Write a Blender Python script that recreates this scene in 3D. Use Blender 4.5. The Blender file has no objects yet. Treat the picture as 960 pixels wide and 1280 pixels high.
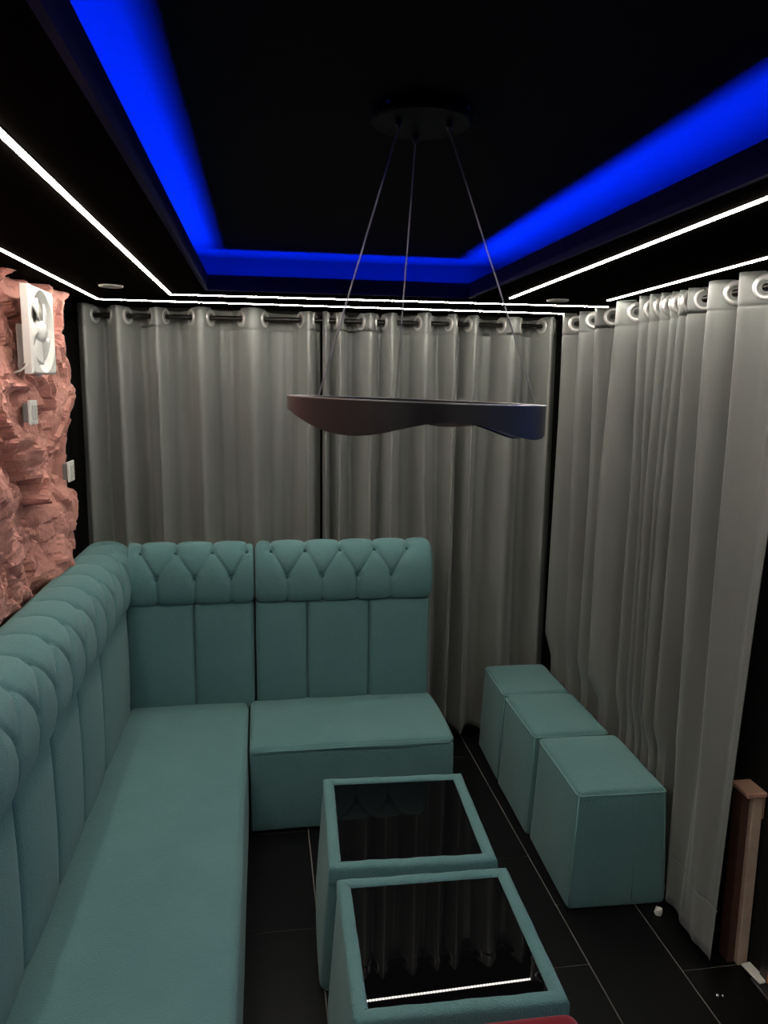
import bpy, bmesh, math, random
import numpy as np
from mathutils import Vector, Matrix
from mathutils.kdtree import KDTree

# ------------------------------------------------------------------ camera, world, exposure
scene = bpy.context.scene
COL = scene.collection
CAM_H = 1.96
cam_data = bpy.data.cameras.new('camera')
cam = bpy.data.objects.new('camera', cam_data)
COL.objects.link(cam)
scene.camera = cam
cam_data.sensor_fit = 'VERTICAL'
cam_data.sensor_height = 36.0
cam_data.lens = 36.0 * 955.0 / 1280.0
cam_data.clip_start = 0.02
cam.matrix_world = Matrix(((0.98782, 0.012856, -0.15507, 0.0),
                           (-0.155075, 0.163237, -0.974323, 0.0),
                           (0.012787, 0.986503, 0.163243, CAM_H),
                           (0, 0, 0, 1)))
world = bpy.data.worlds.new('evening_sky')
scene.world = world
world.use_nodes = True
wb = world.node_tree.nodes['Background']
wb.inputs['Color'].default_value = (0.10, 0.24, 0.80, 1)
wb.inputs['Strength'].default_value = 0.62
vs = scene.view_settings
vs.view_transform = 'Standard'
vs.look = 'None'
vs.gamma = 1.0
vs.exposure = 0.0
vs.use_curve_mapping = False

LED_POWER = 72.0
COVE_POWER = 640.0
rng = random.Random(7)
nrng = np.random.RandomState(11)

# ------------------------------------------------------------------ materials
def mat(name, color=(0.5, 0.5, 0.5), rough=0.6, metallic=0.0, spec=0.5, sheen=0.0, sheen_tint=(1, 1, 1),
        coat=0.0, bump=None, var=None, emis=None, strength=0.0):
    """bump: list of (kind, scale, strength, distance); var: (scale, color2)."""
    m = bpy.data.materials.new(name)
    m.use_nodes = True
    nt = m.node_tree
    b = nt.nodes['Principled BSDF']
    b.inputs['Base Color'].default_value = (*color, 1)
    b.inputs['Roughness'].default_value = rough
    b.inputs['Metallic'].default_value = metallic
    b.inputs['Specular IOR Level'].default_value = spec
    b.inputs['Coat Weight'].default_value = coat
    if sheen:
        b.inputs['Sheen Weight'].default_value = sheen
        b.inputs['Sheen Roughness'].default_value = 0.45
        b.inputs['Sheen Tint'].default_value = (*sheen_tint, 1)
    if emis:
        b.inputs['Emission Color'].default_value = (*emis, 1)
        b.inputs['Emission Strength'].default_value = strength
    tc = nt.nodes.new('ShaderNodeTexCoord')
    if var:
        n = nt.nodes.new('ShaderNodeTexNoise')
        n.inputs['Scale'].default_value = var[0]
        n.inputs['Detail'].default_value = 5
        n.inputs['Roughness'].default_value = 0.6
        nt.links.new(tc.outputs['Object'], n.inputs['Vector'])
        r = nt.nodes.new('ShaderNodeValToRGB')
        r.color_ramp.elements[0].position = 0.35
        r.color_ramp.elements[1].position = 0.68
        r.color_ramp.elements[0].color = (*color, 1)
        r.color_ramp.elements[1].color = (*var[1], 1)
        nt.links.new(n.outputs['Fac'], r.inputs['Fac'])
        nt.links.new(r.outputs['Color'], b.inputs['Base Color'])
    prev = None
    for kind, sc, st, dist in (bump or []):
        if kind == 'noise':
            n = nt.nodes.new('ShaderNodeTexNoise')
            n.inputs['Scale'].default_value = sc
            n.inputs['Detail'].default_value = 4
            out = n.outputs['Fac']
        elif kind == 'vor':
            n = nt.nodes.new('ShaderNodeTexVoronoi')
            n.inputs['Scale'].default_value = sc
            out = n.outputs['Distance']
        elif kind == 'weave':
            n = nt.nodes.new('ShaderNodeTexWave')
            n.wave_type = 'BANDS'
            n.bands_direction = 'Z'
            n.inputs['Scale'].default_value = sc
            n.inputs['Distortion'].default_value = 1.5
            out = n.outputs['Fac']
        nt.links.new(tc.outputs['Object'], n.inputs['Vector'])
        bp = nt.nodes.new('ShaderNodeBump')
        bp.inputs['Strength'].default_value = st
        bp.inputs['Distance'].default_value = dist
        nt.links.new(out, bp.inputs['Height'])
        if prev:
            nt.links.new(prev.outputs['Normal'], bp.inputs['Normal'])
        prev = bp
    if prev:
        nt.links.new(prev.outputs['Normal'], b.inputs['Normal'])
    return m

TEAL = mat('teal_boucle', (0.094, 0.200, 0.200), 0.85, spec=0.10, sheen=0.20, sheen_tint=(0.80, 0.86, 0.84),
           bump=[('noise', 40, 0.15, 0.01), ('vor', 190, 0.40, 0.004), ('noise', 400, 0.45, 0.003)],
           var=(3.5, (0.110, 0.222, 0.220)))
TEAL_PIPE = mat('teal_piping', (0.105, 0.235, 0.225), 0.8, spec=0.15, sheen=0.6, sheen_tint=(0.8, 0.88, 0.84))
BUTTON = mat('teal_button', (0.030, 0.105, 0.105), 0.8, spec=0.15, sheen=0.3)
GLASS_BLACK = mat('black_glass', (0.0025, 0.0025, 0.003), 0.008, spec=0.13)
RED = mat('red_fabric', (0.16, 0.006, 0.013), 0.85, spec=0.15, sheen=0.4, sheen_tint=(1, .5, .5),
          bump=[('noise', 300, 0.3, 0.003)])
CURT = mat('grey_satin', (0.154, 0.160, 0.147), 0.36, spec=0.5, sheen=0.15,
           bump=[('noise', 9, 0.10, 0.02), ('noise', 600, 0.12, 0.001)], var=(2.0, (0.175, 0.181, 0.166)))
CHROME = mat('silver_ring', (0.62, 0.61, 0.58), 0.32, metallic=0.6)
ROD = mat('rod_black', (0.02, 0.018, 0.017), 0.25, metallic=0.7)
CEIL = mat('ceiling_black', (0.0065, 0.0055, 0.0047), 0.85, spec=0.0, bump=[('noise', 25, 0.08, 0.01)])
CEILUP = mat('ceiling_upper', (0.0070, 0.0070, 0.0075), 0.85, spec=0.08, bump=[('noise', 25, 0.08, 0.01)])
LIPM = mat('lip_navy', (0.004, 0.005, 0.065), 0.7, spec=0.1)  # dark navy base colour, bluer than the ceiling ring
WALLBLK = mat('wall_black', (0.010, 0.0095, 0.009), 0.8, spec=0.2)
TILE = mat('black_tile', (0.0030, 0.0027, 0.0027), 0.36, spec=0.22, bump=[('noise', 30, 0.05, 0.004)],
           var=(6, (0.0042, 0.0039, 0.0038)))
GROUT = mat('grout', (0.20, 0.18, 0.165), 0.9)
PINK = mat('pink_rock', (0.50, 0.23, 0.185), 0.8, spec=0.25,
           bump=[('noise', 60, 0.5, 0.012), ('noise', 220, 0.35, 0.004)], var=(7, (0.56, 0.275, 0.22)))
WHITE = mat('white_plastic', (0.72, 0.70, 0.65), 0.3, spec=0.5)
WHITE2 = mat('grey_white_plastic', (0.55, 0.53, 0.48), 0.35, spec=0.5)
MIDGREY = mat('grey_plastic', (0.20, 0.20, 0.19), 0.5)  # plain grey plastic for rear boxes, lenses and fan screws
ALU = mat('aluminium', (0.30, 0.30, 0.29), 0.4, metallic=1.0)
LAMPBLK = mat('lamp_satin_black', (0.010, 0.009, 0.010), 0.36, spec=0.38)
CANOPY = mat('canopy_black', (0.0025, 0.0025, 0.0028), 0.55, spec=0.08)
ACRYL = mat('white_acrylic', (0.55, 0.55, 0.56), 0.5)
CABLE = mat('cable_clear', (0.30, 0.28, 0.32), 0.35, spec=0.5)
BLKMET = mat('black_metal', (0.010, 0.010, 0.011), 0.35, spec=0.5)
SILL = mat('sill_metal', (0.12, 0.12, 0.13), 0.35, metallic=0.9, bump=[('noise', 40, 0.3, 0.004)])
SCREW = mat('screw_steel', (0.5, 0.5, 0.5), 0.3, metallic=1.0)
WOODL = mat('pale_wood', (0.52, 0.40, 0.31), 0.65, bump=[('noise', 50, 0.2, 0.003)], var=(14, (0.42, 0.31, 0.23)))
WOODP = mat('pinkish_wood', (0.42, 0.25, 0.18), 0.65, var=(18, (0.34, 0.19, 0.13)))
WOODD = mat('dark_brown_wood', (0.075, 0.030, 0.022), 0.6, var=(12, (0.055, 0.022, 0.016)))
PAPER = mat('crumpled_white', (0.70, 0.68, 0.62), 0.8)
ORANGE = mat('orange_paint', (0.75, 0.22, 0.05), 0.5)

def emissive(name, color, power, dots):
    m = bpy.data.materials.new(name)
    m.use_nodes = True
    nt = m.node_tree
    nt.nodes.clear()
    out = nt.nodes.new('ShaderNodeOutputMaterial')
    e = nt.nodes.new('ShaderNodeEmission')
    e.inputs['Color'].default_value = (*color, 1)
    e.inputs['Strength'].default_value = power
    nt.links.new(e.outputs[0], out.inputs[0])
    if dots:                                   # row of single diodes seen through the diffuser
        tc = nt.nodes.new('ShaderNodeTexCoord')
        sx = nt.nodes.new('ShaderNodeSeparateXYZ')
        nt.links.new(tc.outputs['Object'], sx.inputs[0])
        a = nt.nodes.new('ShaderNodeMath'); a.operation = 'MULTIPLY'; a.inputs[1].default_value = 2 * math.pi / 0.0185
        nt.links.new(sx.outputs['X'], a.inputs[0])
        s = nt.nodes.new('ShaderNodeMath'); s.operation = 'SINE'
        nt.links.new(a.outputs[0], s.inputs[0])
        k = nt.nodes.new('ShaderNodeMath'); k.operation = 'MULTIPLY_ADD'
        k.inputs[1].default_value = power * 0.75; k.inputs[2].default_value = power
        nt.links.new(s.outputs[0], k.inputs[0])
        nt.links.new(k.outputs[0], e.inputs['Strength'])
    return m
LEDW = emissive('led_white', (1.0, 0.95, 0.86), LED_POWER, True)
LEDB = emissive('led_blue', (0.0, 0.018, 1.0), COVE_POWER, False)

def thin_glass():
    m = bpy.data.materials.new('door_glass')
    m.use_nodes = True
    nt = m.node_tree
    nt.nodes.clear()
    out = nt.nodes.new('ShaderNodeOutputMaterial')
    t = nt.nodes.new('ShaderNodeBsdfTransparent'); t.inputs[0].default_value = (0.8, 0.85, 0.9, 1)
    g = nt.nodes.new('ShaderNodeBsdfGlossy'); g.inputs['Roughness'].default_value = 0.02
    mx = nt.nodes.new('ShaderNodeMixShader')
    f = nt.nodes.new('ShaderNodeFresnel'); f.inputs[0].default_value = 1.3
    nt.links.new(f.outputs[0], mx.inputs[0]); nt.links.new(t.outputs[0], mx.inputs[1]); nt.links.new(g.outputs[0], mx.inputs[2])
    nt.links.new(mx.outputs[0], out.inputs[0])
    return m
DOORGLASS = thin_glass()

# ------------------------------------------------------------------ helpers
def link(name, me, material, parent=None, loc=None, rot=None, smooth=False):
    o = bpy.data.objects.new(name, me)
    COL.objects.link(o)
    if material and not me.materials:
        me.materials.append(material)
    if smooth:
        for p in me.polygons:
            p.use_smooth = True
    if parent:
        o.parent = parent
    if loc:
        o.location = loc
    if rot:
        o.rotation_euler = rot
    return o

def tag(o, label=None, cat=None, group=None, kind=None):
    if label: o['label'] = label
    if cat: o['category'] = cat
    if group: o['group'] = group
    if kind: o['kind'] = kind
    return o

def root(name, label, cat, loc=(0, 0, 0), rz=0.0, group=None):
    o = bpy.data.objects.new(name, None)
    COL.objects.link(o)
    o.location = loc
    o.rotation_euler = (0, 0, rz)
    o.empty_display_size = 0.05
    return tag(o, label, cat, group)

def pymesh(name, V, F):
    me = bpy.data.meshes.new(name)
    me.from_pydata([tuple(map(float, v)) for v in V], [], F)
    me.update()
    return me

def bm_box(bm, x0, x1, y0, y1, z0, z1):
    v = [bm.verts.new((x, y, z)) for x in (x0, x1) for y in (y0, y1) for z in (z0, z1)]
    for f in ((0, 1, 3, 2), (4, 6, 7, 5), (0, 4, 5, 1), (2, 3, 7, 6), (0, 2, 6, 4), (1, 5, 7, 3)):
        bm.faces.new([v[i] for i in f])

def bm_mesh(bm, name, bevel=0.0, seg=2):
    if bevel:
        bmesh.ops.bevel(bm, geom=list(bm.edges), offset=bevel, segments=seg, affect='EDGES', profile=0.5)
    bmesh.ops.recalc_face_normals(bm, faces=list(bm.faces))
    me = bpy.data.meshes.new(name)
    bm.to_mesh(me)
    bm.free()
    return me

def boxes(name, lst, bevel=0.0, seg=2):
    bm = bmesh.new()
    for b in lst:
        bm_box(bm, *b)
    return bm_mesh(bm, name, bevel, seg)

def axis_samples(h, r, n):
    """sample positions along one box axis: dense in the rounded rim, n in the middle"""
    k = [h * 0 + (h - r) + r * math.sin(i / 4 * math.pi / 2) for i in range(1, 5)]
    mid = list(np.linspace(-(h - r), h - r, n + 1))
    return [-x for x in reversed(k)] + mid + k

def rbox(name, sx, sy, sz, r=0.03, n=8, puff=(0, 0, 0, 0, 0, 0), taper=0.0, taper_y=None, base_z=True, wob=0.0, seed=0):
    """rounded, padded box; puff = bulge on +x,-x,+y,-y,+z,-z; taper = widening of each side at the bottom.
    origin at the centre of its underside when base_z."""
    hx, hy, hz = sx / 2, sy / 2, sz / 2
    r = min(r, hx * .98, hy * .98, hz * .98)
    H = (hx, hy, hz)
    A = [axis_samples(h, r, n) for h in H]
    bm = bmesh.new()
    for ax in range(3):
        a1, a2 = (ax + 1) % 3, (ax + 2) % 3
        for sgn in (1, -1):
            grid = []
            for p in A[a1]:
                row = []
                for q in A[a2]:
                    c = [0, 0, 0]
                    c[ax] = sgn * H[ax]; c[a1] = p; c[a2] = q
                    inner = [max(-(H[i] - r), min(H[i] - r, c[i])) for i in range(3)]
                    d = Vector([c[i] - inner[i] for i in range(3)])
                    d = d.normalized() * r if d.length > 1e-9 else d
                    pt = [inner[i] + d[i] for i in range(3)]
                    u, v = p / H[a1], q / H[a2]
                    pf = puff[ax * 2 + (0 if sgn > 0 else 1)]
                    if pf:
                        pt[ax] += sgn * pf * max(0.0, (1 - u * u) * (1 - v * v)) ** 0.6
                    row.append(bm.verts.new(pt))
                grid.append(row)
            for i in range(len(grid) - 1):
                for j in range(len(grid[0]) - 1):
                    f = [grid[i][j], grid[i + 1][j], grid[i + 1][j + 1], grid[i][j + 1]]
                    bm.faces.new(f if sgn > 0 else f[::-1])
    bmesh.ops.remove_doubles(bm, verts=list(bm.verts), dist=1e-5)
    R = np.random.RandomState(seed)
    ph = R.rand(6) * 6.28
    for v in bm.verts:
        t = (hz - v.co.z) / sz
        if taper:
            v.co.x += taper * t * v.co.x / hx
            v.co.y += (taper if taper_y is None else taper_y) * t * v.co.y / hy
        if wob:
            x, y, z = v.co
            v.co.x += wob * math.sin(9 * y + ph[0]) * math.sin(7 * z + ph[1])
            v.co.y += wob * math.sin(9 * x + ph[2]) * math.sin(7 * z + ph[3])
            v.co.z += wob * math.sin(8 * x + ph[4]) * math.sin(8 * y + ph[5])
        if base_z:
            v.co.z += hz
    return bm_mesh(bm, name)

def tube(name, pts, rad, n=8, closed=False):
    pts = [Vector(p) for p in pts]
    V, F = [], []
    m = len(pts)
    up = Vector((0, 0, 1))
    for i, p in enumerate(pts):
        a = pts[(i - 1) % m] if (closed or i > 0) else p
        b = pts[(i + 1) % m] if (closed or i < m - 1) else p
        t = (b - a).normalized()
        u = up if abs(t.dot(up)) < 0.95 else Vector((1, 0, 0))
        s = t.cross(u).normalized(); w = s.cross(t)
        for k in range(n):
            an = 2 * math.pi * k / n
            V.append(p + rad * (math.cos(an) * s + math.sin(an) * w))
    for i in range(m if closed else m - 1):
        j = (i + 1) % m
        for k in range(n):
            l = (k + 1) % n
            F.append((i * n + k, i * n + l, j * n + l, j * n + k))
    if not closed:
        F.append(tuple(range(n))[::-1]); F.append(tuple((m - 1) * n + k for k in range(n)))
    me = pymesh(name, V, F)
    for p in me.polygons: p.use_smooth = True
    return me

def lathe(name, prof, n=40, cap=True):
    """prof: list of (r, z) revolved round z"""
    V, F = [], []
    for r, z in prof:
        for k in range(n):
            a = 2 * math.pi * k / n
            V.append((r * math.cos(a), r * math.sin(a), z))
    for i in range(len(prof) - 1):
        for k in range(n):
            l = (k + 1) % n
            F.append((i * n + k, i * n + l, (i + 1) * n + l, (i + 1) * n + k))
    if cap:
        F.append(tuple(range(n))[::-1])
        F.append(tuple((len(prof) - 1) * n + k for k in range(n)))
    bm = bmesh.new()
    me = pymesh(name, V, F)
    bm.from_mesh(me); bpy.data.meshes.remove(me)
    bmesh.ops.remove_doubles(bm, verts=list(bm.verts), dist=1e-6)
    return bm_mesh(bm, name)

def grid_mesh(name, P):
    """P: (nu, nv, 3) array"""
    nu, nv = P.shape[:2]
    idx = np.arange(nu * nv).reshape(nu, nv)
    F = np.stack([idx[:-1, :-1], idx[1:, :-1], idx[1:, 1:], idx[:-1, 1:]], -1).reshape(-1, 4)
    me = bpy.data.meshes.new(name)
    me.from_pydata(P.reshape(-1, 3).tolist(), [], F.tolist())
    me.update()
    return me

# ------------------------------------------------------------------ room shell
ZC = 2.33            # lower ceiling
ZU = 2.48            # raised ceiling in the recess
XL, XR, YB, YF = -0.95, 1.64, 4.04, -1.2
LX0, LX1, LY0, LY1 = -0.213, 0.868, -0.45, 3.245   # recess opening (inner lip)
LEDGE = 0.16

floor = link('floor', boxes('floor', [(XL - .1, 2.6, YF - .1, YB + .1, -0.08, -0.0035)]), GROUT)
tag(floor, 'black tiled floor with pale grout lines', kind='structure')
TW, TL, GAP = 0.304, 0.62, 0.0050
tile_cache = {}
def tile(x0, x1, y0, y1):
    k = (round(x1 - x0, 3), round(y1 - y0, 3))
    if k not in tile_cache:
        tile_cache[k] = boxes('tile', [(-k[0] / 2, k[0] / 2, -k[1] / 2, k[1] / 2, -0.006, 0.0)], 0.0008, 1)
    link('tile', tile_cache[k], TILE, floor, ((x0 + x1) / 2, (y0 + y1) / 2, 0))
for i in range(-4, 6):
    xa = 0.177 + i * TW; xb = xa + TW
    xa = max(xa, XL); xb = min(xb, XR)
    off = 2.206 if i % 2 == 0 else 2.516
    if i == 4: off = 2.131
    ys = [off + k * TL for k in range(-7, 4)]
    ys = [y for y in ys if YF < y < 3.69]
    ys = [YF] + ys + [3.71, YB]
    for a, b in zip(ys[:-1], ys[1:]):
        tile(xa + GAP / 2, xb - GAP / 2, a + GAP / 2, b - GAP / 2)

SLAB = .018
ceiling = link('ceiling', boxes('ceiling', [
    (XL, LX0, YF, YB, ZC, ZC + SLAB), (LX1, XR, YF, YB, ZC, ZC + SLAB),
    (LX0, LX1, LY1, YB, ZC, ZC + SLAB), (LX0, LX1, YF, LY0, ZC, ZC + SLAB)]), CEIL)
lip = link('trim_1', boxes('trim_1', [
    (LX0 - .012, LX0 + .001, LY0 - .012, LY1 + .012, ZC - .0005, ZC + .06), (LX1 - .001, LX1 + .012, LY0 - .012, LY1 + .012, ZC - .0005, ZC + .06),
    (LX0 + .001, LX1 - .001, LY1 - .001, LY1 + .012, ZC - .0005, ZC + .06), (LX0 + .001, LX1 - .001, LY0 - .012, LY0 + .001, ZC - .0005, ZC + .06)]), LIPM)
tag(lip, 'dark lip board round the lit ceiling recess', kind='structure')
tag(ceiling, 'black dropped ceiling ring round a raised recess', kind='structure')
up = link('recess_panel', boxes('recess_panel', [
    (XL, XR, YF, YB, ZU, ZU + .04),
    (LX0 - LEDGE - .02, LX0 - LEDGE, LY0 - LEDGE, LY1 + LEDGE, ZC + SLAB, ZU), (LX1 + LEDGE, LX1 + LEDGE + .02, LY0 - LEDGE, LY1 + LEDGE, ZC + SLAB, ZU),
    (LX0 - LEDGE, LX1 + LEDGE, LY1 + LEDGE, LY1 + LEDGE + .02, ZC + SLAB, ZU), (LX0 - LEDGE, LX1 + LEDGE, LY0 - LEDGE - .02, LY0 - LEDGE, ZC + SLAB, ZU)]),
    CEILUP, ceiling)

wall_back = tag(link('wall_back', boxes('wall_back', [(XL - .1, XR + .1, YB, YB + .1, 0, ZU + .04)]), WALLBLK), 'black wall behind the back curtains', kind='structure')
wall_front = tag(link('wall_front', boxes('wall_front', [(XL - .1, XR + .1, YF - .1, YF, 0, ZU + .04)]), WALLBLK), 'black wall behind the viewer', kind='structure')
DY0, DY1, DZ1 = 0.10, 2.06, 2.12
wall_right = tag(link('wall_right', boxes('wall_right', [(XR, XR + .1, DY1, YB, 0, ZU + .04), (XR, XR + .1, YF, DY0, 0, ZU + .04),
    (XR, XR + .1, DY0, DY1, DZ1, ZU + .04)]), WALLBLK), 'black wall behind the side curtains', kind='structure')

# rock wall: faceted crags of cast plaster
def rock_wall():
    y = np.arange(0.2, 3.53, 0.0105); z = np.arange(0.0, ZC + 0.004, 0.0105)
    Yg, Zg = np.meshgrid(y, z, indexing='ij')
    P = np.stack([Yg.ravel(), Zg.ravel()], 1)
    def warp(P, s, a, seed):
        R = np.random.RandomState(seed)
        out = P.copy()
        for k in range(6):
            th = R.rand() * 6.28; f = s * (0.6 + 1.4 * R.rand()); ph = R.rand() * 6.28
            w = a / 3 * np.sin(f * (P[:, 0] * math.cos(th) + P[:, 1] * math.sin(th)) + ph)
            out[:, k % 2] += w
        return out
    def facets(P, spacing, hamp, tilt, seed, stretch=1.0):
        R = np.random.RandomState(seed)
        n = int((3.6 * 2.6) / spacing ** 2)
        C = np.stack([R.rand(n) * 3.6, R.rand(n) * 2.6 - .1], 1)
        hh = (R.rand(n) - .5) * hamp
        tt = R.randn(n, 2) * tilt
        kd = KDTree(n)
        for i in range(n):
            kd.insert((C[i, 0], C[i, 1] / stretch, 0), i)
        kd.balance()
        i0 = np.empty(len(P), int); edge = np.empty(len(P))
        for j, (py, pz) in enumerate(P.tolist()):
            (_, a0, d0), (_, _, d1) = kd.find_n((py, pz / stretch, 0), 2)
            i0[j] = a0; edge[j] = d1 - d0
        res = hh[i0] + np.clip((P[:, 0] - C[i0, 0]) * tt[i0, 0] + (P[:, 1] - C[i0, 1]) * tt[i0, 1], -hamp, hamp)
        return res, edge
    Pw = warp(P, 14, 0.05, 1)
    a, ea = facets(Pw, 0.22, 0.085, 0.34, 2, 1.15)
    b, eb = facets(warp(P, 30, 0.015, 3), 0.095, 0.022, 0.22, 4, 1.0)
    c, ec = facets(warp(P, 70, 0.006, 5), 0.034, 0.006, 0.22, 6)
    h = 0.052 * np.tanh((a - 0.014 * np.exp(-ea / 0.010)) / 0.052) + b + c - 0.005 * np.exp(-eb / 0.008) + 0.055
    e = np.clip((P[:, 0] - 3.05) / .35, 0, 1); e = e * e * (3 - 2 * e)
    h = np.maximum(h, 0) * (1 - .45 * e) + .055 * e
    X = -0.915 + h
    # the crest of the sofa and the mounted boxes stand clear of the crags
    sm = lambda q: np.clip(q, 0, 1) ** 2 * (3 - 2 * np.clip(q, 0, 1))
    def clear(mask, c):                 # lower the relief, keeping its shape
        k = (c + .93) / .145
        X[:] = X * (1 - mask) + np.minimum(X, -.93 + (X + .93) * k) * mask
    py, pz = P[:, 0], P[:, 1]
    clear(sm((1.19 - pz) / .07), -.885)
    X[pz < 1.10] = -.90
    clear(sm((py - 2.70) / .08) * sm((3.22 - py) / .06) * sm((2.34 - pz) / .03) * sm((pz - 1.93) / .05), -.832)
    for (yy, zz) in ((2.90, 1.85), (3.395, 1.585)):
        clear(sm((py - yy + .26) / .10) * sm((yy + .10 - py) / .05) * sm((zz + .10 - pz) / .05) * sm((pz - zz + .10) / .05), -.820)
    V = np.stack([X, P[:, 0], P[:, 1]], 1).reshape(len(y), len(z), 3)
    # ragged far end folding back to the wall
    back = V[-1].copy(); back[:, 0] = -0.96
    back[:, 1] = 3.54
    V = np.concatenate([V, back[None]], 0)
    me = grid_mesh('wall_left', V)
    return me
wall_left = tag(link('wall_left', rock_wall(), PINK, smooth=False), 'rough pink rock-textured plaster wall', kind='structure')
plain = link('wall_plain', boxes('wall_plain', [(XL - .1, XL, YF, YB, 0, ZU + .04)]), WALLBLK, wall_left)

# glazed door in the right wall, beside the curtain end
door = tag(link('door_1', boxes('door_1', [
    (XR - .012, XR + .10, DY1 - .06, DY1, 0, DZ1), (XR - .012, XR + .10, DY0, DY0 + .06, 0, DZ1),
    (XR - .012, XR + .10, DY0 + .06, DY1 - .06, DZ1 - .06, DZ1)], .004, 1), BLKMET), 'black metal door frame with glass', kind='structure')
leaf = link('door_leaf', boxes('door_leaf', [
    (XR + .03, XR + .075, DY1 - .135, DY1 - .065, .05, DZ1 - .065), (XR + .03, XR + .075, DY0 + .065, DY0 + .135, .05, DZ1 - .065),
    (XR + .03, XR + .075, DY0 + .135, DY1 - .135, .05, .16), (XR + .03, XR + .075, DY0 + .135, DY1 - .135, DZ1 - .14, DZ1 - .065)], .004, 1), BLKMET, door)
link('pane', boxes('pane', [(XR + .05, XR + .055, DY0 + .13, DY1 - .13, .155, DZ1 - .135)]), DOORGLASS, leaf)
link('sill', boxes('sill', [(XR - .045, XR + .14, DY0, DY1, -.002, .012), (XR + .0, XR + .02, DY0, DY1 - .06, .012, .03)], .003, 1), SILL, door)
scr = lathe('screw', [(0.0, .004), (.0045, .003), (.006, 0), (.006, -.003)], 12)
for z in (.32, .47, .66, .85):
    link('screw', scr, SCREW, door, (XR - .0125, DY1 - .022, z), (0, -math.pi / 2, 0))
link('seal_strip', boxes('seal_strip', [(XR - .0135, XR - .0125, DY1 - .046, DY1 - .041, .02, DZ1 - .06)]), SILL, door)
link('hinge', boxes('hinge', [(XR - .02, XR + .01, DY1 - .058, DY1 - .049, .03, .075)], .002, 1), ORANGE, door)

# ------------------------------------------------------------------ LED strips
def led(label, p0, p1, z, group, material=LEDW, w=.011, channel=ALU):
    z -= .0006
    a, b = Vector((*p0, z)), Vector((*p1, z))
    L = (b - a).length
    ang = math.atan2(b.y - a.y, b.x - a.x)
    r = root('led_strip_light', label, 'light strip', a, ang, group)
    sgn = -1 if material is LEDW else 1
    link('channel', boxes('channel', [(0, L, -w * .75, w * .75, min(0, sgn * .0012), max(0, sgn * .0012))]), channel, r)
    z0, z1 = sorted((sgn * .0012, sgn * .0035))
    link('diffuser', boxes('diffuser', [(0, L, -w / 2, w / 2, z0, z1)]), material, r)
    return r
G = 'white light strips on the lower ceiling'
led('white LED strip on the black ceiling running along the top of the pink rock wall', (-.737, -.9), (-.728, 3.70), ZC, G)
led('white LED strip on the black ceiling beside the recess, parallel to the rock wall', (-.392, -.9), (-.378, 3.425), ZC, G)
led('white LED strip on the ceiling just in front of the back curtain rod', (-.728, 3.706), (1.556, 3.766), ZC, G)
led('white LED strip on the ceiling between the recess and the back curtains', (-.378, 3.425), (1.565, 3.396), ZC, G)
led('white LED strip on the ceiling beside the recess, parallel to the side curtains', (1.03, 3.18), (.89, -.9), ZC, G)
led('white LED strip on the ceiling directly above the side curtains', (1.452, 3.155), (1.27, -.9), ZC, G)
GB = 'blue cove light strips'
def cove(label, p0, p1):
    a, b = Vector((*p0, ZC + SLAB)), Vector((*p1, ZC + SLAB))
    L = (b - a).length
    r = root('led_strip_light', label, 'light strip', a, math.atan2(b.y - a.y, b.x - a.x), GB)
    link('channel', boxes('channel', [(0, L, -.012, .012, 0, .003)]), CEIL, r)
    link('diffuser', boxes('diffuser', [(0.0, L, -.011, .011, .003, .006)]), LEDB, r)
q = .037
cove('hidden blue LED strip in the recess on the rock wall side', (LX0 - q, LY0), (LX0 - q, LY1 + q))
cove('hidden blue LED strip in the recess on the side curtain side', (LX1 + q, LY0), (LX1 + q, LY1 + q))
cove('hidden blue LED strip in the recess towards the back curtains', (LX0 - q + .02, LY1 + q), (LX1 + q - .02, LY1 + q))

# ------------------------------------------------------------------ recessed downlights (off)
def downlight(label, x, y):
    r = root('downlight', label, 'ceiling light', (x, y, ZC), 0, 'switched-off recessed spots')
    link('trim_ring', lathe('trim_ring', [(.030, .0), (.032, -.006), (.044, -.006), (.047, 0.0)], 32, False), WHITE2, r)
    link('lens', lathe('lens', [(.0, -.002), (.031, -.002), (.031, .0)], 32, False), MIDGREY, r)
downlight('switched-off round ceiling spot between the two strips beside the rock wall', -.576, 3.20)
downlight('switched-off round ceiling spot between the two strips beside the side curtains', 1.25, 3.21)

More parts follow.
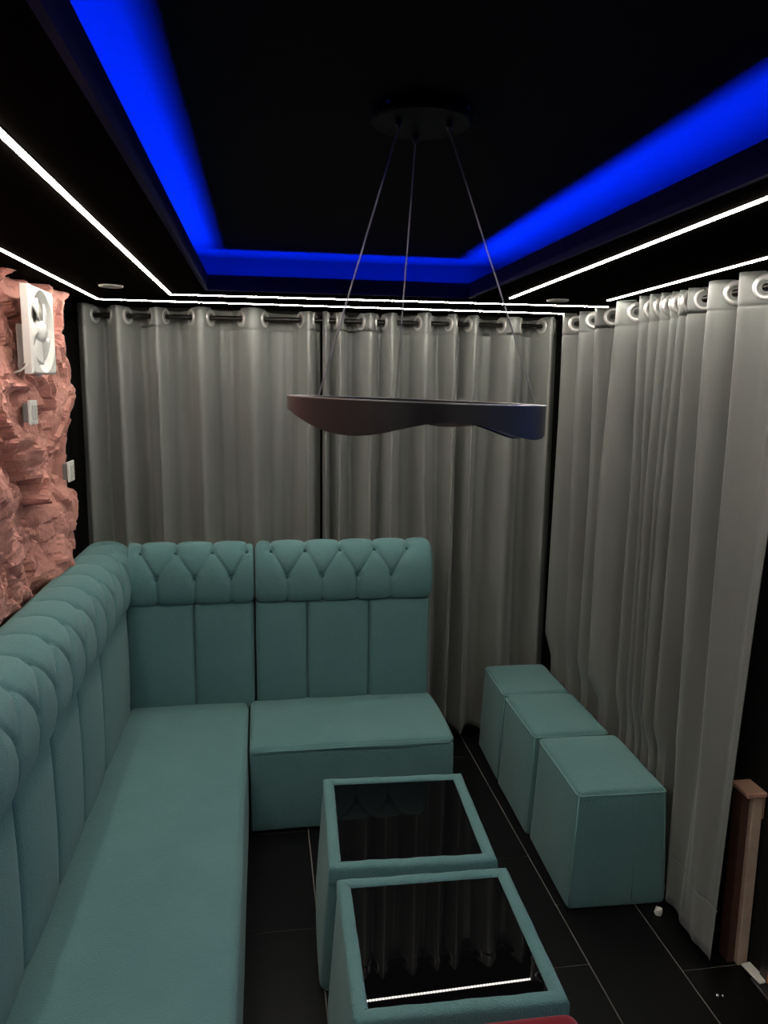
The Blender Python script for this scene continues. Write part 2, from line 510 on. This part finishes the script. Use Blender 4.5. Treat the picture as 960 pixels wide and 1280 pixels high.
# ------------------------------------------------------------------ curtains
def curtain(name, label, folds, s_end, rod, A, axis, ztop, zbot, seed, group, lead=0.0, flare=0.0, push=0.0, deep=1.0, hem=.22, spread=.03):
    """folds: list of (a, b) stretches along the rod where the cloth passes in front of it.
    axis 'x': rod along x at y=rod, room side is -y.  axis 'y': rod along y at x=rod, room side is -x."""
    R = np.random.RandomState(seed)
    r = root(name, label, 'curtain', (0, 0, 0), 0, group)
    cross, sign = [], []
    for a, b in folds:
        cross += [a, b]; sign += [1, -1]
    s_beg = folds[0][0] - lead
    pts = [(s_beg, -A if lead else 0.0)]
    rings = []
    for i, (c, sg) in enumerate(zip(cross, sign)):
        prv = cross[i - 1] if i else s_beg
        nxt = cross[i + 1] if i + 1 < len(cross) else s_end
        amp = A * (.88 + .24 * R.rand())
        w0, w1 = min(.5 * A, .47 * (c - prv)), min(.5 * A, .47 * (nxt - c))
        if i == 0 and not lead:
            pts.append((c + w1, amp)); continue
        k0 = min(1, (c - prv) / A * 1.4); k1 = min(1, (nxt - c) / A * 1.4)
        pts += [(c - w0, -sg * amp * max(.45, k0)), (c + w1, sg * amp * max(.45, k1))]
        rings.append((c, math.atan2(2 * amp * sg, w0 + w1)))
    pts.append((s_end, pts[-1][1] * .9))
    pts = np.array(pts)
    al = np.concatenate([[0], np.cumsum(np.hypot(*np.diff(pts, axis=0).T))])
    m = int(al[-1] / .0055)
    u = np.linspace(0, al[-1], m)
    S = np.interp(u, al, pts[:, 0]); D = np.interp(u, al, pts[:, 1])
    ker = np.hanning(19); ker /= ker.sum()
    pad = lambda q: np.convolve(np.concatenate([np.full(9, q[0]), q, np.full(9, q[-1])]), ker, 'valid')
    S, D = pad(S), pad(D)
    W = np.where(D > 0, 1, -1)
    n = len(S)
    zs = np.concatenate([np.linspace(ztop, ztop - .088, 6), np.linspace(ztop - .092, ztop - .108, 5),
                         np.linspace(ztop - .13, hem + .03, 34), np.linspace(hem + .012, hem - .012, 7), np.linspace(hem - .04, zbot, 6)])
    V = np.zeros((n, len(zs), 3))
    k = np.arange(n)
    lobe_ph = R.rand(8) * 6.28
    smin, smax = S.min(), S.max()
    for j, z in enumerate(zs):
        t = (ztop - z) / (ztop - zbot)
        tt = min(1.0, t * 3)
        # folds wander sideways and open up towards the floor
        wander = spread * t * (np.sin(S * 5.5 + lobe_ph[0]) + .6 * np.sin(S * 11 + lobe_ph[1] + 1.5 * t) + .35 * np.sin(S * 23 + lobe_ph[2] - 2 * t))
        edge = np.clip(np.minimum(S - smin, smax - S) / .10, 0.15, 1)
        s = S + wander * edge
        d = D * (1 + .22 * tt * np.sin(S * 17 + lobe_ph[3] + 2.2 * t)) * deep ** tt
        d = d + .012 * tt * np.sin(S * 9 + lobe_ph[4])
        if flare:
            e = np.clip((S[0] + .36 - S) / .16, 0, 1) * t ** .9
            d = d * (1 - e) + flare * e
            s = s - .02 * e
        if push:                          # cloth pressed back by the stools standing against it
            e = min(1.0, max(0.0, (.66 - z) / .16)) * np.clip((S - 2.44) / .05, 0, 1)
            d = np.where(d > push, d * (1 - e) + push * e, d)
        # small gathers under the heading, strongest in the stretches behind the rod
        g = np.where(W < 0, 1.0, .25)
        d = d + g * .0030 * np.sin(S * 170 + lobe_ph[5] + 1.3 * np.sin(S * 40)) * math.exp(-max(0, t - .045) * 4) * (1 if t > .03 else .4)
        d = d + .0045 * tt * np.sin(S * 47 + 4 * t + lobe_ph[6]) + .0015 * tt * np.sin(S * 97 - 3 * t)
        # stitched heading and bottom hem: a shallow groove
        d = d - .0035 * math.exp(-((z - (ztop - .100)) / .004) ** 2) - .004 * math.exp(-((z - hem) / .005) ** 2)
        zz = z + (.006 * np.sin(S * 8 + lobe_ph[7]) if j < 6 else 0) - (.010 * (W < 0) * (1 if t < .012 else 0)) + (.012 * np.sin(S * 6 + 1) * (t > .97))
        if axis == 'x':
            V[:, j] = np.stack([s, rod - d, np.broadcast_to(zz, s.shape)], 1)
        else:
            V[:, j] = np.stack([rod - d, s, np.broadcast_to(zz, s.shape)], 1)
    me = grid_mesh('fabric', V)
    f = link('fabric', me, CURT, r, smooth=True)
    sol = f.modifiers.new('thickness', 'SOLIDIFY'); sol.thickness = .002; sol.offset = 0
    gz = ztop - .045
    tor = ring_mesh()
    for c, ang in rings:
        if axis == 'x':       # ring lies in the cloth: its axis is square to the cloth's run
            link('grommet', tor, CHROME, r, (c, rod, gz), (math.pi / 2, 0, -ang))
        else:
            link('grommet', tor, CHROME, r, (rod, c, gz), (math.pi / 2, 0, math.pi / 2 + ang))
    return r
_ring = []
def ring_mesh():
    if not _ring:
        pr = []
        for k in range(10):
            a = 2 * math.pi * k / 10
            pr.append((.0315 + .0100 * math.cos(a), .0062 * math.sin(a)))
        pr.append(pr[0])
        me = lathe('grommet', pr, 28, False)
        for p in me.polygons: p.use_smooth = True
        _ring.append(me)
    return _ring[0]

RODY = 3.945
k = 3.925 / 3.84 * .985
B1 = [(-.865, -.785), (-.718, -.635), (-.526, -.46), (-.338, -.245), (-.099, .016), (.193, .263)]
B2 = [(.300, .330), (.364, .404), (.495, .575), (.611, .675), (.788, .853), (.948, .989), (1.051, 1.101), (1.227, 1.332), (1.445, 1.515)]
B1 = [(a * k, b * k) for a, b in B1]; B2 = [(a * k, b * k) for a, b in B2]
GC = 'grey eyelet curtains'
curtain('eyelet_curtain', 'grey satin eyelet curtain on the back wall nearest the pink rock wall', B1, .300, RODY, .076, 'x', 2.322, .03, 3, GC, spread=.02)
curtain('eyelet_curtain', 'grey satin eyelet curtain on the back wall behind the pendant lamp and single sofa', B2, 1.56, RODY, .076, 'x', 2.322, .03, 5, GC, spread=.02)
RODX = 1.552
R1 = [(3.085, 3.185), (3.31, 3.41), (3.511, 3.60), (3.716, 3.80)]
R2 = [(2.245, 2.335), (2.40, 2.505), (2.585, 2.632), (2.668, 2.705), (2.735, 2.768), (2.80, 2.835), (2.87, 2.91), (2.945, 2.99)]
curtain('eyelet_curtain', 'grey satin eyelet curtain on the side wall behind the farther cube stools', R1, 3.86, RODX, .062, 'y', 2.322, .03, 8, GC, lead=.06, push=.012, spread=.012)
curtain('eyelet_curtain', 'grey satin eyelet curtain with tight pleats, ending beside the black door frame', R2, 3.015, RODX, .070, 'y', 2.322, .025, 9, GC, lead=.11, flare=.068, push=.012, spread=.012)

def rod(label, a, b):
    r = root('curtain_rod', label, 'curtain rod', a)
    d = Vector(b) - Vector(a)
    link('pole', tube('pole', [(0, 0, 0), tuple(d)], .0125, 16), ROD, r)
    dn = d.normalized()
    for p, s in ((Vector((0, 0, 0)), -1), (d, 1)):
        me = lathe('finial', [(0.0, -.004), (.017, -.004), (.019, .004), (.017, .014), (.010, .022), (0, .024)], 20)
        q = (dn * s).to_track_quat('Z', 'Y').to_euler()
        link('finial', me, ROD, r, tuple(p), q)
    for t in (.03, .5, .97):
        p = d * t
        side = Vector((0, 1, 0)) if abs(dn.x) > .5 else Vector((1, 0, 0))
        Lb = (YB - RODY) if abs(dn.x) > .5 else (XR - RODX)
        link('bracket', tube('bracket', [tuple(p), tuple(p + side * (Lb - .002))], .006, 10), ROD, r)
rod('black metal curtain rod along the back wall', (-.925, RODY, 2.277), (1.50, RODY, 2.277))
rod('black metal curtain rod along the side wall above the cube stools', (RODX, 2.10, 2.277), (RODX, 3.86, 2.277))

# ------------------------------------------------------------------ tufted banquette
SEC = [(.020, .905), (-.010, .912), (-.028, .950), (-.034, 1.02), (-.028, 1.09), (-.004, 1.150), (.042, 1.186), (.105, 1.194), (.165, 1.175), (.200, 1.12), (.205, 1.02), (.200, .90)]
def section(depth):
    P = [(q * (depth / .205) if q > 0 else q, z) for q, z in SEC]
    P = [P[0]] + P + [P[-1]]
    out = []
    for i in range(1, len(P) - 2):
        p0, p1, p2, p3 = [np.array(P[i + d]) for d in (-1, 0, 1, 2)]
        for t in np.linspace(0, 1, 12, endpoint=False):
            out.append(.5 * ((2 * p1) + (-p0 + p2) * t + (2 * p0 - 5 * p1 + 4 * p2 - p3) * t * t + (-p0 + 3 * p1 - 3 * p2 + p3) * t ** 3))
    out.append(np.array(P[-1]))
    out = np.array(out)
    s = np.concatenate([[0], np.cumsum(np.linalg.norm(np.diff(out, axis=0), axis=1))])
    return out, s

def tufted_roll(parent, L, depth, lower, upper, place, round_end=(True, True), mirror=False):
    """roll of length L (local u from 0), lower/upper = button positions along u; place(u, q, z) -> world point"""
    sec, arc = section(depth)
    zarc = lambda z: arc[np.argmin(np.where(np.arange(len(sec)) < 75, abs(sec[:, 1] - z), 9))]
    s0, s1, s2, s3 = 0.0, zarc(1.035), zarc(1.168), arc[-1]
    nv = 66
    sv = np.concatenate([np.linspace(0, s2 + .05, 46), np.linspace(s2 + .05, s3, 21)[1:]])
    q = np.interp(sv, arc, sec[:, 0]); z = np.interp(sv, arc, sec[:, 1])
    tq = np.gradient(q, sv); tz = np.gradient(z, sv)
    nl = np.hypot(tq, tz); nq, nz = -tz / nl, tq / nl      # outward normal
    nq, nz = nq, nz
    nu = max(12, int(L / .0062))
    u = np.linspace(0, L, nu)
    U, Sg = np.meshgrid(u, sv, indexing='ij')
    segs = []
    for a in lower:
        segs.append((a, s1, a, -.02, .75))
        for b in upper:
            if abs(abs(a - b)) < .13: segs.append((a, s1, b, s2, 1.0))
    for b in upper:
        segs.append((b, s2, b, s2 + .13, .8))
    dmin = np.full(U.shape, 9.0)
    cre = np.zeros(U.shape)
    for (ua, sa, ub, sb, wgt) in segs:
        lo, hi = min(ua, ub) - .16, max(ua, ub) + .16
        i0, i1 = np.searchsorted(u, lo), np.searchsorted(u, hi)
        if i1 <= i0: continue
        Us, Ss = U[i0:i1], Sg[i0:i1]
        dx, dy = ub - ua, sb - sa
        t = np.clip(((Us - ua) * dx + (Ss - sa) * dy) / (dx * dx + dy * dy), 0, 1)
        d = np.hypot(Us - ua - t * dx, Ss - sa - t * dy) / max(wgt, .3)
        dmin[i0:i1] = np.minimum(dmin[i0:i1], d)
    # distance to the ends and the bottom seam act as pulls too
    dmin = np.minimum(dmin, (Sg + .004) * 1.6)
    h = .0125 * (1 - np.exp(-dmin / .034)) - .0085 * np.exp(-(dmin / .0055) ** 2) - .007
    for (b, s) in [(a, s1) for a in lower] + [(b, s2) for b in upper]:
        d2 = (U - b) ** 2 + (Sg - s) ** 2
        h -= .016 * np.exp(-d2 / .017 ** 2)
    # back of the roll is plain
    h *= np.clip((s3 - Sg) / .10, 0, 1)
    cq, cz = depth * .42, 1.03
    f = np.ones(nu)
    rr = .045
    for e, flag in ((u, round_end[0]), (L - u, round_end[1])):
        if flag:
            f *= np.where(e < rr, np.sqrt(np.clip(1 - (1 - e / rr) ** 2, 0.0, 1)) * .22 + .78, 1)
    Q = cq + (q[None] + h * nq[None] - cq) * f[:, None]
    Z = cz + (z[None] + h * nz[None] - cz) * f[:, None]
    Z = np.maximum(Z, .88)
    P = np.stack(place(U, Q, Z), -1)
    caps = []
    me = grid_mesh('tufted_roll', P)
    bm = bmesh.new(); bm.from_mesh(me)
    bm.verts.ensure_lookup_table()
    n2 = P.shape[1]
    bm.faces.new([bm.verts[i] for i in range(n2)])
    bm.faces.new([bm.verts[(nu - 1) * n2 + i] for i in range(n2)])
    bmesh.ops.recalc_face_normals(bm, faces=list(bm.faces))
    bm.to_mesh(me); bm.free()
    o = link('tufted_roll', me, TEAL, parent, smooth=True)
    # buttons
    for (b, s) in [(a, s1) for a in lower] + [(b, s2) for b in upper]:
        i = np.argmin(abs(sv - s))
        qq, zz = q[i] - .022 * nq[i], z[i] - .022 * nz[i]
        p = place(np.array(b), np.array(qq), np.array(zz))
        n0 = place(np.array(b), np.array(qq + nq[i]), np.array(zz + nz[i]))
        nrm = Vector([float(n0[j] - p[j]) for j in range(3)])
        link('button', button_mesh(), BUTTON, o, tuple(float(c) for c in p), nrm.to_track_quat('Z', 'Y').to_euler())
    return o
_btn = []
def button_mesh():
    if not _btn:
        me = lathe('button', [(0, .006), (.005, .0052), (.0085, .002), (.0095, -.002), (0, -.003)], 14, False)
        for p in me.polygons: p.use_smooth = True
        _btn.append(me)
    return _btn[0]

PZ0, PZ1 = .355, .915
YP, XP = 3.665, -.655       # front planes of the two backrests
# --- corner unit along the rock wall
corner = root('corner_sofa', 'long teal tufted corner sofa along the pink rock wall', 'sofa', (-.37, 2.05, 0))
def child(name, me, material, parent, loc=(0, 0, 0), rot=None, smooth=True):
    """loc in world space for a parent that is not rotated"""
    l = Vector(loc) - parent.location
    return link(name, me, material, parent, tuple(l), rot, smooth)
YN = .45
me = rbox('seat', .580, YP - YN + .02, .395, .035, 14, (0.004, 0, 0, 0, .012, 0), wob=.002, seed=1)
child('seat', me, TEAL, corner, (-.376, (YP + YN) / 2 + .01, 0))
# rear corner panels
for a, b in ((-.665, -.342), (-.342, -.056)):
    child('back_panel', rbox('back_panel', b - a, .15, PZ1 - PZ0, .022, 8, (0, 0, 0, .020, 0, 0)), TEAL, corner, ((a + b) / 2, YP + .075, PZ0))
# wall side panels
ys = [3.664, 3.044, 2.672, 2.325, 1.964, 1.60, 1.24, .88, YN]
for b, a in zip(ys[:-1], ys[1:]):
    child('back_panel', rbox('back_panel', .18, b - a, PZ1 - PZ0, .026, 8, (.024, 0, 0, 0, 0, 0)), TEAL, corner, (XP - .09, (a + b) / 2, PZ0))
child('plinth', boxes('plinth', [(-.87, -.655, YN, 3.82, 0, PZ0), (-.655, -.06, 3.69, 3.82, 0, PZ0)]), TEAL, corner, (0, 0, 0))
Yend = 3.835
p = .188
lower = [i * p + .06 for i in range(int((Yend - YN - .1) / p))]
lower = [Yend - YN - .20 - i * p for i in range(17)]
upper = [v + p / 2 for v in lower] + [lower[-1] - p / 2]
X0 = corner.location
tufted_roll(corner, Yend - YN, .225, [v for v in lower if v > .05], [v for v in upper if .05 < v < Yend - YN - .05],
            lambda u, q, z: (XP - q - X0.x + 0 * u, YN + u - X0.y + 0 * q, z + 0 * u))
xa, xb = -.640, -.052
tufted_roll(corner, xb - xa, .165, [v - xa for v in (-.51, -.334, -.159)], [v - xa for v in (-.585, -.42, -.247, -.085)],
            lambda u, q, z: (xa + u - X0.x + 0 * q, YP + q - X0.y + 0 * u, z + 0 * u), (False, True))
# --- single unit
single = root('sofa_section', 'teal tufted single sofa section with three plain back panels by the back curtains', 'sofa', (.38, 3.42, 0))
SX0, SX1 = -.078, .838
child('seat', rbox('seat', SX1 - SX0, YP + .02 - 3.15, .046, .022, 14, (.008, 0, 0, .006, .010, 0), wob=.003, seed=4), TEAL, single, ((SX0 + SX1) / 2, (YP + .02 + 3.15) / 2, .351))
child('seat_base', rbox('seat_base', SX1 - SX0 - .004, YP + .02 - 3.1485, .364, .010, 8, (0, 0, 0, .006, 0, 0), wob=.002, seed=5), TEAL, single, ((SX0 + SX1) / 2, (YP + .02 + 3.1485) / 2, .004))
pip = [(SX0 + .02, 3.1500, .378), (SX0 + .25, 3.1445, .381), (.38, 3.1435, .382), (SX1 - .25, 3.1445, .379), (SX1 - .02, 3.150, .375)]
child('piping', tube('piping', pip, .0035, 8), TEAL_PIPE, single, (0, 0, 0))
ft = lathe('foot', [(.02, 0), (.025, .018)], 16)
for fx in (SX0 + .06, SX1 - .06):
    for fy in (3.22, 3.60):
        child('foot', ft, BLKMET, single, (fx, fy, 0))
for a, b in ((-.046, .206), (.206, .515), (.515, .826)):
    child('back_panel', rbox('back_panel', b - a, .15, PZ1 - PZ0 - .006, .020, 8, (0, 0, 0, .020, 0, 0), seed=3), TEAL, single, ((a + b) / 2, YP + .075, PZ0))
child('plinth', boxes('plinth', [(-.04, .82, 3.69, 3.82, 0.02, PZ0)]), TEAL, single, (0, 0, 0))
X1 = single.location
xc, xd = -.046, .832
tufted_roll(single, xd - xc, .165, [v - xc for v in (.106, .280, .453, .622)], [v - xc for v in (.030, .196, .368, .540, .706)],
            lambda u, q, z: (xc + u - X1.x + 0 * q, YP + q - X1.y + 0 * u, z + 0 * u))

# ------------------------------------------------------------------ cube stools
def cube_stool(label, x0, x1, y0, y1, h, rz, seed, taper=.024, seam=False):
    cx, cy = (x0 + x1) / 2, (y0 + y1) / 2
    sx, sy = x1 - x0, y1 - y0
    r = root('cube_stool', label, 'stool', (cx, cy, 0), rz, 'teal cube stools by the side curtains')
    link('body', rbox('body', sx, sy, h - .012, .016, 10, (.006, .006, .006, .006, 0, 0), taper, .010, wob=.002, seed=seed), TEAL, r, smooth=True)
    link('top', rbox('top', sx + .004, sy + .004, .05, .020, 12, (0, 0, 0, 0, .012, 0), wob=.0015, seed=seed + 1), TEAL, r, (0, 0, h - .05), smooth=True)
    hx, hy, zt = sx / 2 + .002, sy / 2 + .002, h - .014
    c = .018
    loop = []
    for sxn, syn, a0 in ((1, 1, 0), (-1, 1, 90), (-1, -1, 180), (1, -1, 270)):
        for q in range(0, 5):
            a = math.radians(a0 + q * 22.5)
            loop.append((sxn * (hx - c) + c * math.cos(a), syn * (hy - c) + c * math.sin(a), zt))
    link('piping', tube('piping', loop, .0032, 6, True), TEAL_PIPE, r)
    for (ex, ey) in ((-1, -1), (1, -1)):
        k1, k0 = .995, 1.0
        pts = [(ex * (hx - .006), ey * (hy - .006), zt), (ex * (hx + taper - .006), ey * (hy + .010 - .006), .02)]
        link('edge_seam', tube('edge_seam', pts, .0026, 6), TEAL_PIPE, r)
    if seam:
        link('panel_seam', tube('panel_seam', [(sx * .16, -(hy + .0035), zt - .01), (sx * .16, -(hy + .011), h * .5), (sx * .16, -(hy + .010), .02)], .0016, 6), TEAL, r)
    return r
cube_stool('teal cube stool nearest the black door frame, front of the row', 1.150, 1.494, 2.476, 2.935, .476, math.radians(-2.0), 21, seam=True)
cube_stool('teal cube stool between the two other cube stools', 1.154, 1.492, 2.975, 3.405, .470, math.radians(-1.0), 22)
cube_stool('teal cube stool in the corner touching the back curtain', 1.172, 1.500, 3.445, 3.825, .463, math.radians(-2.0), 23)

# ------------------------------------------------------------------ coffee tables
def glass_table(label, cx, cy, sx, sy, h, rz, seed, taper=.035, rim=.042):
    r = root('coffee_table', label, 'table', (cx, cy, 0), rz, 'teal upholstered coffee tables')
    link('body', rbox('body', sx - .006, sy - .006, h - .018, .030, 10, (.004, .004, .004, .004, 0, 0), taper, .008, wob=.0022, seed=seed), TEAL, r, smooth=True)
    hx, hy = sx / 2, sy / 2
    # padded rim: four mitred bars
    prof = []
    for q in range(0, 15):
        a = math.pi * (1 - q / 14)
        prof.append((rim / 2 + rim / 2 * math.cos(a) * 1.0, .020 * math.sin(a) ** .6))
    prof = [(0, -.035)] + prof + [(rim, -.020)]
    for side in range(4):
        ln, dp = (sx, sy) if side % 2 == 0 else (sy, sx)
        nn = 26
        P = np.zeros((nn, len(prof), 3))
        for i in range(nn):
            t = i / (nn - 1) * 2 - 1
            for j, (d, z) in enumerate(prof):
                half = ln / 2 - d
                x = t * half
                y = -dp / 2 + d
                z2 = z + .0010 * math.sin(x * 33 + seed) + .0007 * math.sin(x * 80 + side)
                an = side * math.pi / 2
                P[i, j] = (x * math.cos(an) - y * math.sin(an), x * math.sin(an) + y * math.cos(an), h - .020 + z2)
        link('rim', grid_mesh('rim', P), TEAL, r, smooth=True)
    link('glass_top', boxes('glass_top', [(-hx + rim * .80, hx - rim * .80, -hy + rim * .80, hy - rim * .80, h - .020, h - .010)], .001, 1), GLASS_BLACK, r)
    return r
glass_table('teal upholstered coffee table with black glass top standing by the single sofa section', .474, 2.468, .548, .566, .452, math.radians(-2.6), 31)
glass_table('teal upholstered coffee table with black glass top reflecting a light strip, beside the red stool', .474, 1.868, .545, .545, .452, math.radians(-1.2), 32)

stool = root('red_stool', 'red fabric stool just peeking in beside the coffee table', 'stool', (.44, 1.30, 0))
child('cushion', rbox('cushion', .50, .42, .12, .035, 10, (0, 0, 0, 0, .014, 0), seed=4), RED, stool, (.475, 1.318, .37))
child('base', rbox('base', .47, .39, .37, .02, 6), RED, stool, (.475, 1.318, 0))

# ------------------------------------------------------------------ pendant lamp
PC = Vector((.306, 1.53))
pend = root('pendant_lamp', 'black wavy ring pendant lamp hanging on three cables from the recess', 'lamp', (PC.x, PC.y, ZU))
can = link('canopy', lathe('canopy', [(0, 0), (.096, 0), (.096, -.024), (.093, -.028), (0, -.028)], 56), CANOPY, pend)
for th in (-40, -140, 90):
    a = math.radians(th)
    link('screw', lathe('screw', [(0, .004), (.004, .003), (.004, 0)], 10), SCREW, can, (.096 * math.cos(a), .096 * math.sin(a), -.012), (0, math.pi / 2, a))
RL, ZT = .258, 1.931
angs = [math.radians(d) for d in (90, -30, -150)]      # far side, front right, front left
for a in angs:
    g = (.056 * math.cos(a), .056 * math.sin(a))
    gr = link('cable_grip', lathe('cable_grip', [(.0065, -.028), (.0065, -.040), (.003, -.046), (0, -.046)], 14, False), BLKMET, can, (g[0], g[1], 0))
    e = ((RL - .018) * math.cos(a), (RL - .018) * math.sin(a), ZT - ZU)
    link('cable', tube('cable', [(g[0], g[1], -.044), e], .0016, 6), CABLE, pend)
# lower edge of the ring: lobes of unequal width
ctrl = [(-178, .026), (-128, .062), (-86, .031), (-41, .062), (10, .032), (62, .060), (105, .032), (140, .040), (182, .026)]
def depth_at(deg):
    for (a, ha), (b, hb) in zip(ctrl[:-1], ctrl[1:]):
        if a <= deg <= b:
            t = (deg - a) / (b - a)
            t = .5 - .5 * math.cos(math.pi * t)
            return ha + (hb - ha) * t
    return .038
def ring_band(name, r0, r1, top, bot, n=144):
    """closed band between radii r0<r1; top and bot are functions of angle in degrees"""
    V, F = [], []
    for k in range(n):
        deg = -178 + 360 * k / n
        a = math.radians(deg)
        tilt = -.007 * math.cos(a)
        for r, z in ((r1, top(deg)), (r1, bot(deg)), (r0, bot(deg)), (r0, top(deg))):
            V.append((r * math.cos(a), r * math.sin(a), ZT - ZU + z + tilt * r / RL))
    for k in range(n):
        l = (k + 1) % n
        for c in range(4):
            d = (c + 1) % 4
            F.append((k * 4 + c, k * 4 + d, l * 4 + d, l * 4 + c))
    bm = bmesh.new(); me = pymesh(name, V, F); bm.from_mesh(me)
    return bm_mesh(bm, name)
def wrap(d): 
    return depth_at(d if d <= 182 else d - 360)
shell = link('shade', ring_band('shade', RL - .003, RL, lambda d: 0, lambda d: -wrap(d)), LAMPBLK, pend)
link('inner_shell', ring_band('inner_shell', RL - .040, RL - .037, lambda d: 0, lambda d: -wrap(d)), LAMPBLK, pend)
link('diffuser', ring_band('diffuser', RL - .037, RL - .003, lambda d: -wrap(d) + .012, lambda d: -wrap(d) + .003), ACRYL, pend)
link('top_trim', ring_band('top_trim', RL - .040, RL + .0008, lambda d: .0012, lambda d: -.0006), ALU, pend)

# ------------------------------------------------------------------ wall fan
def wall_fan():
    S, Dp = .304, .030
    r = root('wall_fan', 'square white wall fan mounted high on the pink rock wall', 'fan', (-.782, 3.000, 2.137), 0)
    # local: +x faces the room, y right along wall, z up
    n = 64
    V, F = [], []
    rows = []
    def row(fn):
        st = len(V)
        for k in range(n):
            V.append(fn(2 * math.pi * k / n))
        rows.append(st)
    h = S / 2
    def sq(a, hh, x):
        c, s = math.cos(a), math.sin(a)
        m = max(abs(c), abs(s))
        return (x, hh * c / m, hh * s / m)
    row(lambda a: sq(a, h, -Dp)); row(lambda a: sq(a, h, -.006)); row(lambda a: sq(a, h - .006, 0))
    for rad, x in ((.146, 0.0), (.143, -.002), (.134, -.012), (.126, -.020), (.122, -.027)):
        row(lambda a, rad=rad, x=x: (x, rad * math.cos(a), rad * math.sin(a)))
    for i in range(len(rows) - 1):
        for k in range(n):
            l = (k + 1) % n
            F.append((rows[i] + k, rows[i] + l, rows[i + 1] + l, rows[i + 1] + k))
    me = pymesh('housing', V, F)
    bm = bmesh.new(); bm.from_mesh(me); me = bm_mesh(bm, 'housing')
    link('housing', me, WHITE, r)
    link('rear_box', boxes('rear_box', [(-.060, -.0305, -.125, .125, -.140, .02)], .006, 2), MIDGREY, r)
    link('back_plate', lathe('back_plate', [(0, -.029), (.124, -.029), (.124, -.027), (0, -.027)], 40), WHITE2, r, (0, 0, 0), (0, math.pi / 2, 0))
    hub = lathe('hub', [(.040, -.026), (.041, -.012), (.036, 0), (.022, .008), (0, .011)], 32)
    for p in hub.polygons: p.use_smooth = True
    link('hub', hub, WHITE, r, (0, 0, 0), (0, math.pi / 2, 0))
    # blades
    NB = 5
    nu, nv = 8, 6
    for b in range(NB):
        a0 = 2 * math.pi * b / NB + .35
        P = np.zeros((nu, nv, 3))
        for i in range(nu):
            rad = .036 + (.118 - .036) * i / (nu - 1)
            wid = math.radians(26 + 10 * i / (nu - 1)) * (1 if i < nu - 1 else .8)
            for j in range(nv):
                t = j / (nv - 1) * 2 - 1
                a = a0 + wid * t + .20 * i / (nu - 1)
                P[i, j] = (-.015 + .009 * t * (1 - .3 * i / nu) + .004 * (1 - t * t), rad * math.cos(a), rad * math.sin(a))
        o = link('blade', grid_mesh('blade', P), WHITE, r, smooth=True)
        s = o.modifiers.new('t', 'SOLIDIFY'); s.thickness = .002
    link('cord', tube('cord', [(-.03, -.158, -.118), (-.018, -.168, -.121), (-.020, -.176, -.130), (-.035, -.178, -.142), (-.06, -.172, -.150)], .0035, 8), WHITE, r)
    link('pull_knob', lathe('pull_knob', [(0, 0), (.012, -.002), (.012, -.008), (0, -.011)], 14), WHITE2, r, (-.02, -.02, -S / 2))
    sc = lathe('screw', [(0, .002), (.004, 0)], 10, False)
    for yy in (-.14, .14):
        for zz in (-.142, .142):
            link('screw', sc, MIDGREY, r, (0.0, yy, zz), (0, math.pi / 2, 0))
wall_fan()

def switch(label, y, z, x=-.822):
    r = root('light_switch', label, 'switch', (x, y, z), 0, 'white wall switches')
    link('plate', boxes('plate', [(-.010, 0, -.043, .043, -.043, .043)], .003, 2), WHITE, r)
    link('back_box', boxes('back_box', [(-.030, -.0105, -.034, .034, -.034, .034)], .002, 1), MIDGREY, r)
    for k in (-1, 1):
        link('rocker', boxes('rocker', [(0, .004, min(k * .002, k * .026), max(k * .002, k * .026), -.026, .026)], .0015, 1), WHITE2, r)
switch('white switch plate on the rock wall right under the wall fan', 2.90, 1.850, -.803)
switch('white switch plate at the end of the rock wall beside the back curtain', 3.395, 1.585, -.803)

# ------------------------------------------------------------------ odds and ends by the door
post = root('wooden_post', 'short pale wooden post with a flat cap standing between curtain end and door', 'post', (1.600, 2.155, 0), 0)
link('stile', boxes('stile', [(-.006, .030, -.030, .012, 0, .628)], .002, 1), WOODL, post)
link('side_board', boxes('side_board', [(-.034, -.007, -.012, .040, 0, .620)], .002, 1), WOODD, post)
link('cap', boxes('cap', [(-.036, .036, -.040, .055, .628, .646)], .003, 1), WOODP, post)
link('block', boxes('block', [(.0305, .038, -.030, .020, .545, .628)], .002, 1), WOODP, post)

def scrap(name, label, cat, loc, size, seed, material, flat=1.0):
    bm = bmesh.new()
    bmesh.ops.create_icosphere(bm, subdivisions=2, radius=1)
    R = random.Random(seed)
    for v in bm.verts:
        k = .65 + .6 * R.random()
        v.co = Vector((v.co.x * size[0] * k, v.co.y * size[1] * k, max(v.co.z * k, -.55) * size[2] * flat))
    zmin = min(v.co.z for v in bm.verts)
    for v in bm.verts: v.co.z -= zmin
    return tag(link(name, bm_mesh(bm, name), material, loc=loc), label, cat)
scrap('paper_scrap', 'crumpled white paper scrap on the floor at the foot of the curtain', 'paper', (1.452, 2.405, .0), (.014, .013, .022), 3, PAPER)
chip = tag(link('wood_chip', boxes('wood_chip', [(-.018, .018, -.045, .045, 0, .010)], .003, 1), PAPER, loc=(1.618, 2.068, .0125), rot=(0, 0, .1)),
    'flat white offcut lying on the door sill by the wooden post', 'offcut')
scrap('crumb', 'white crumb on the black tile, larger of two beside the door', 'crumb', (1.448, 2.012, 0), (.004, .004, .004), 5, PAPER)
scrap('crumb', 'tiny white crumb on the black tile, smaller of two beside the door', 'crumb', (1.464, 2.008, 0), (.003, .003, .003), 6, PAPER)
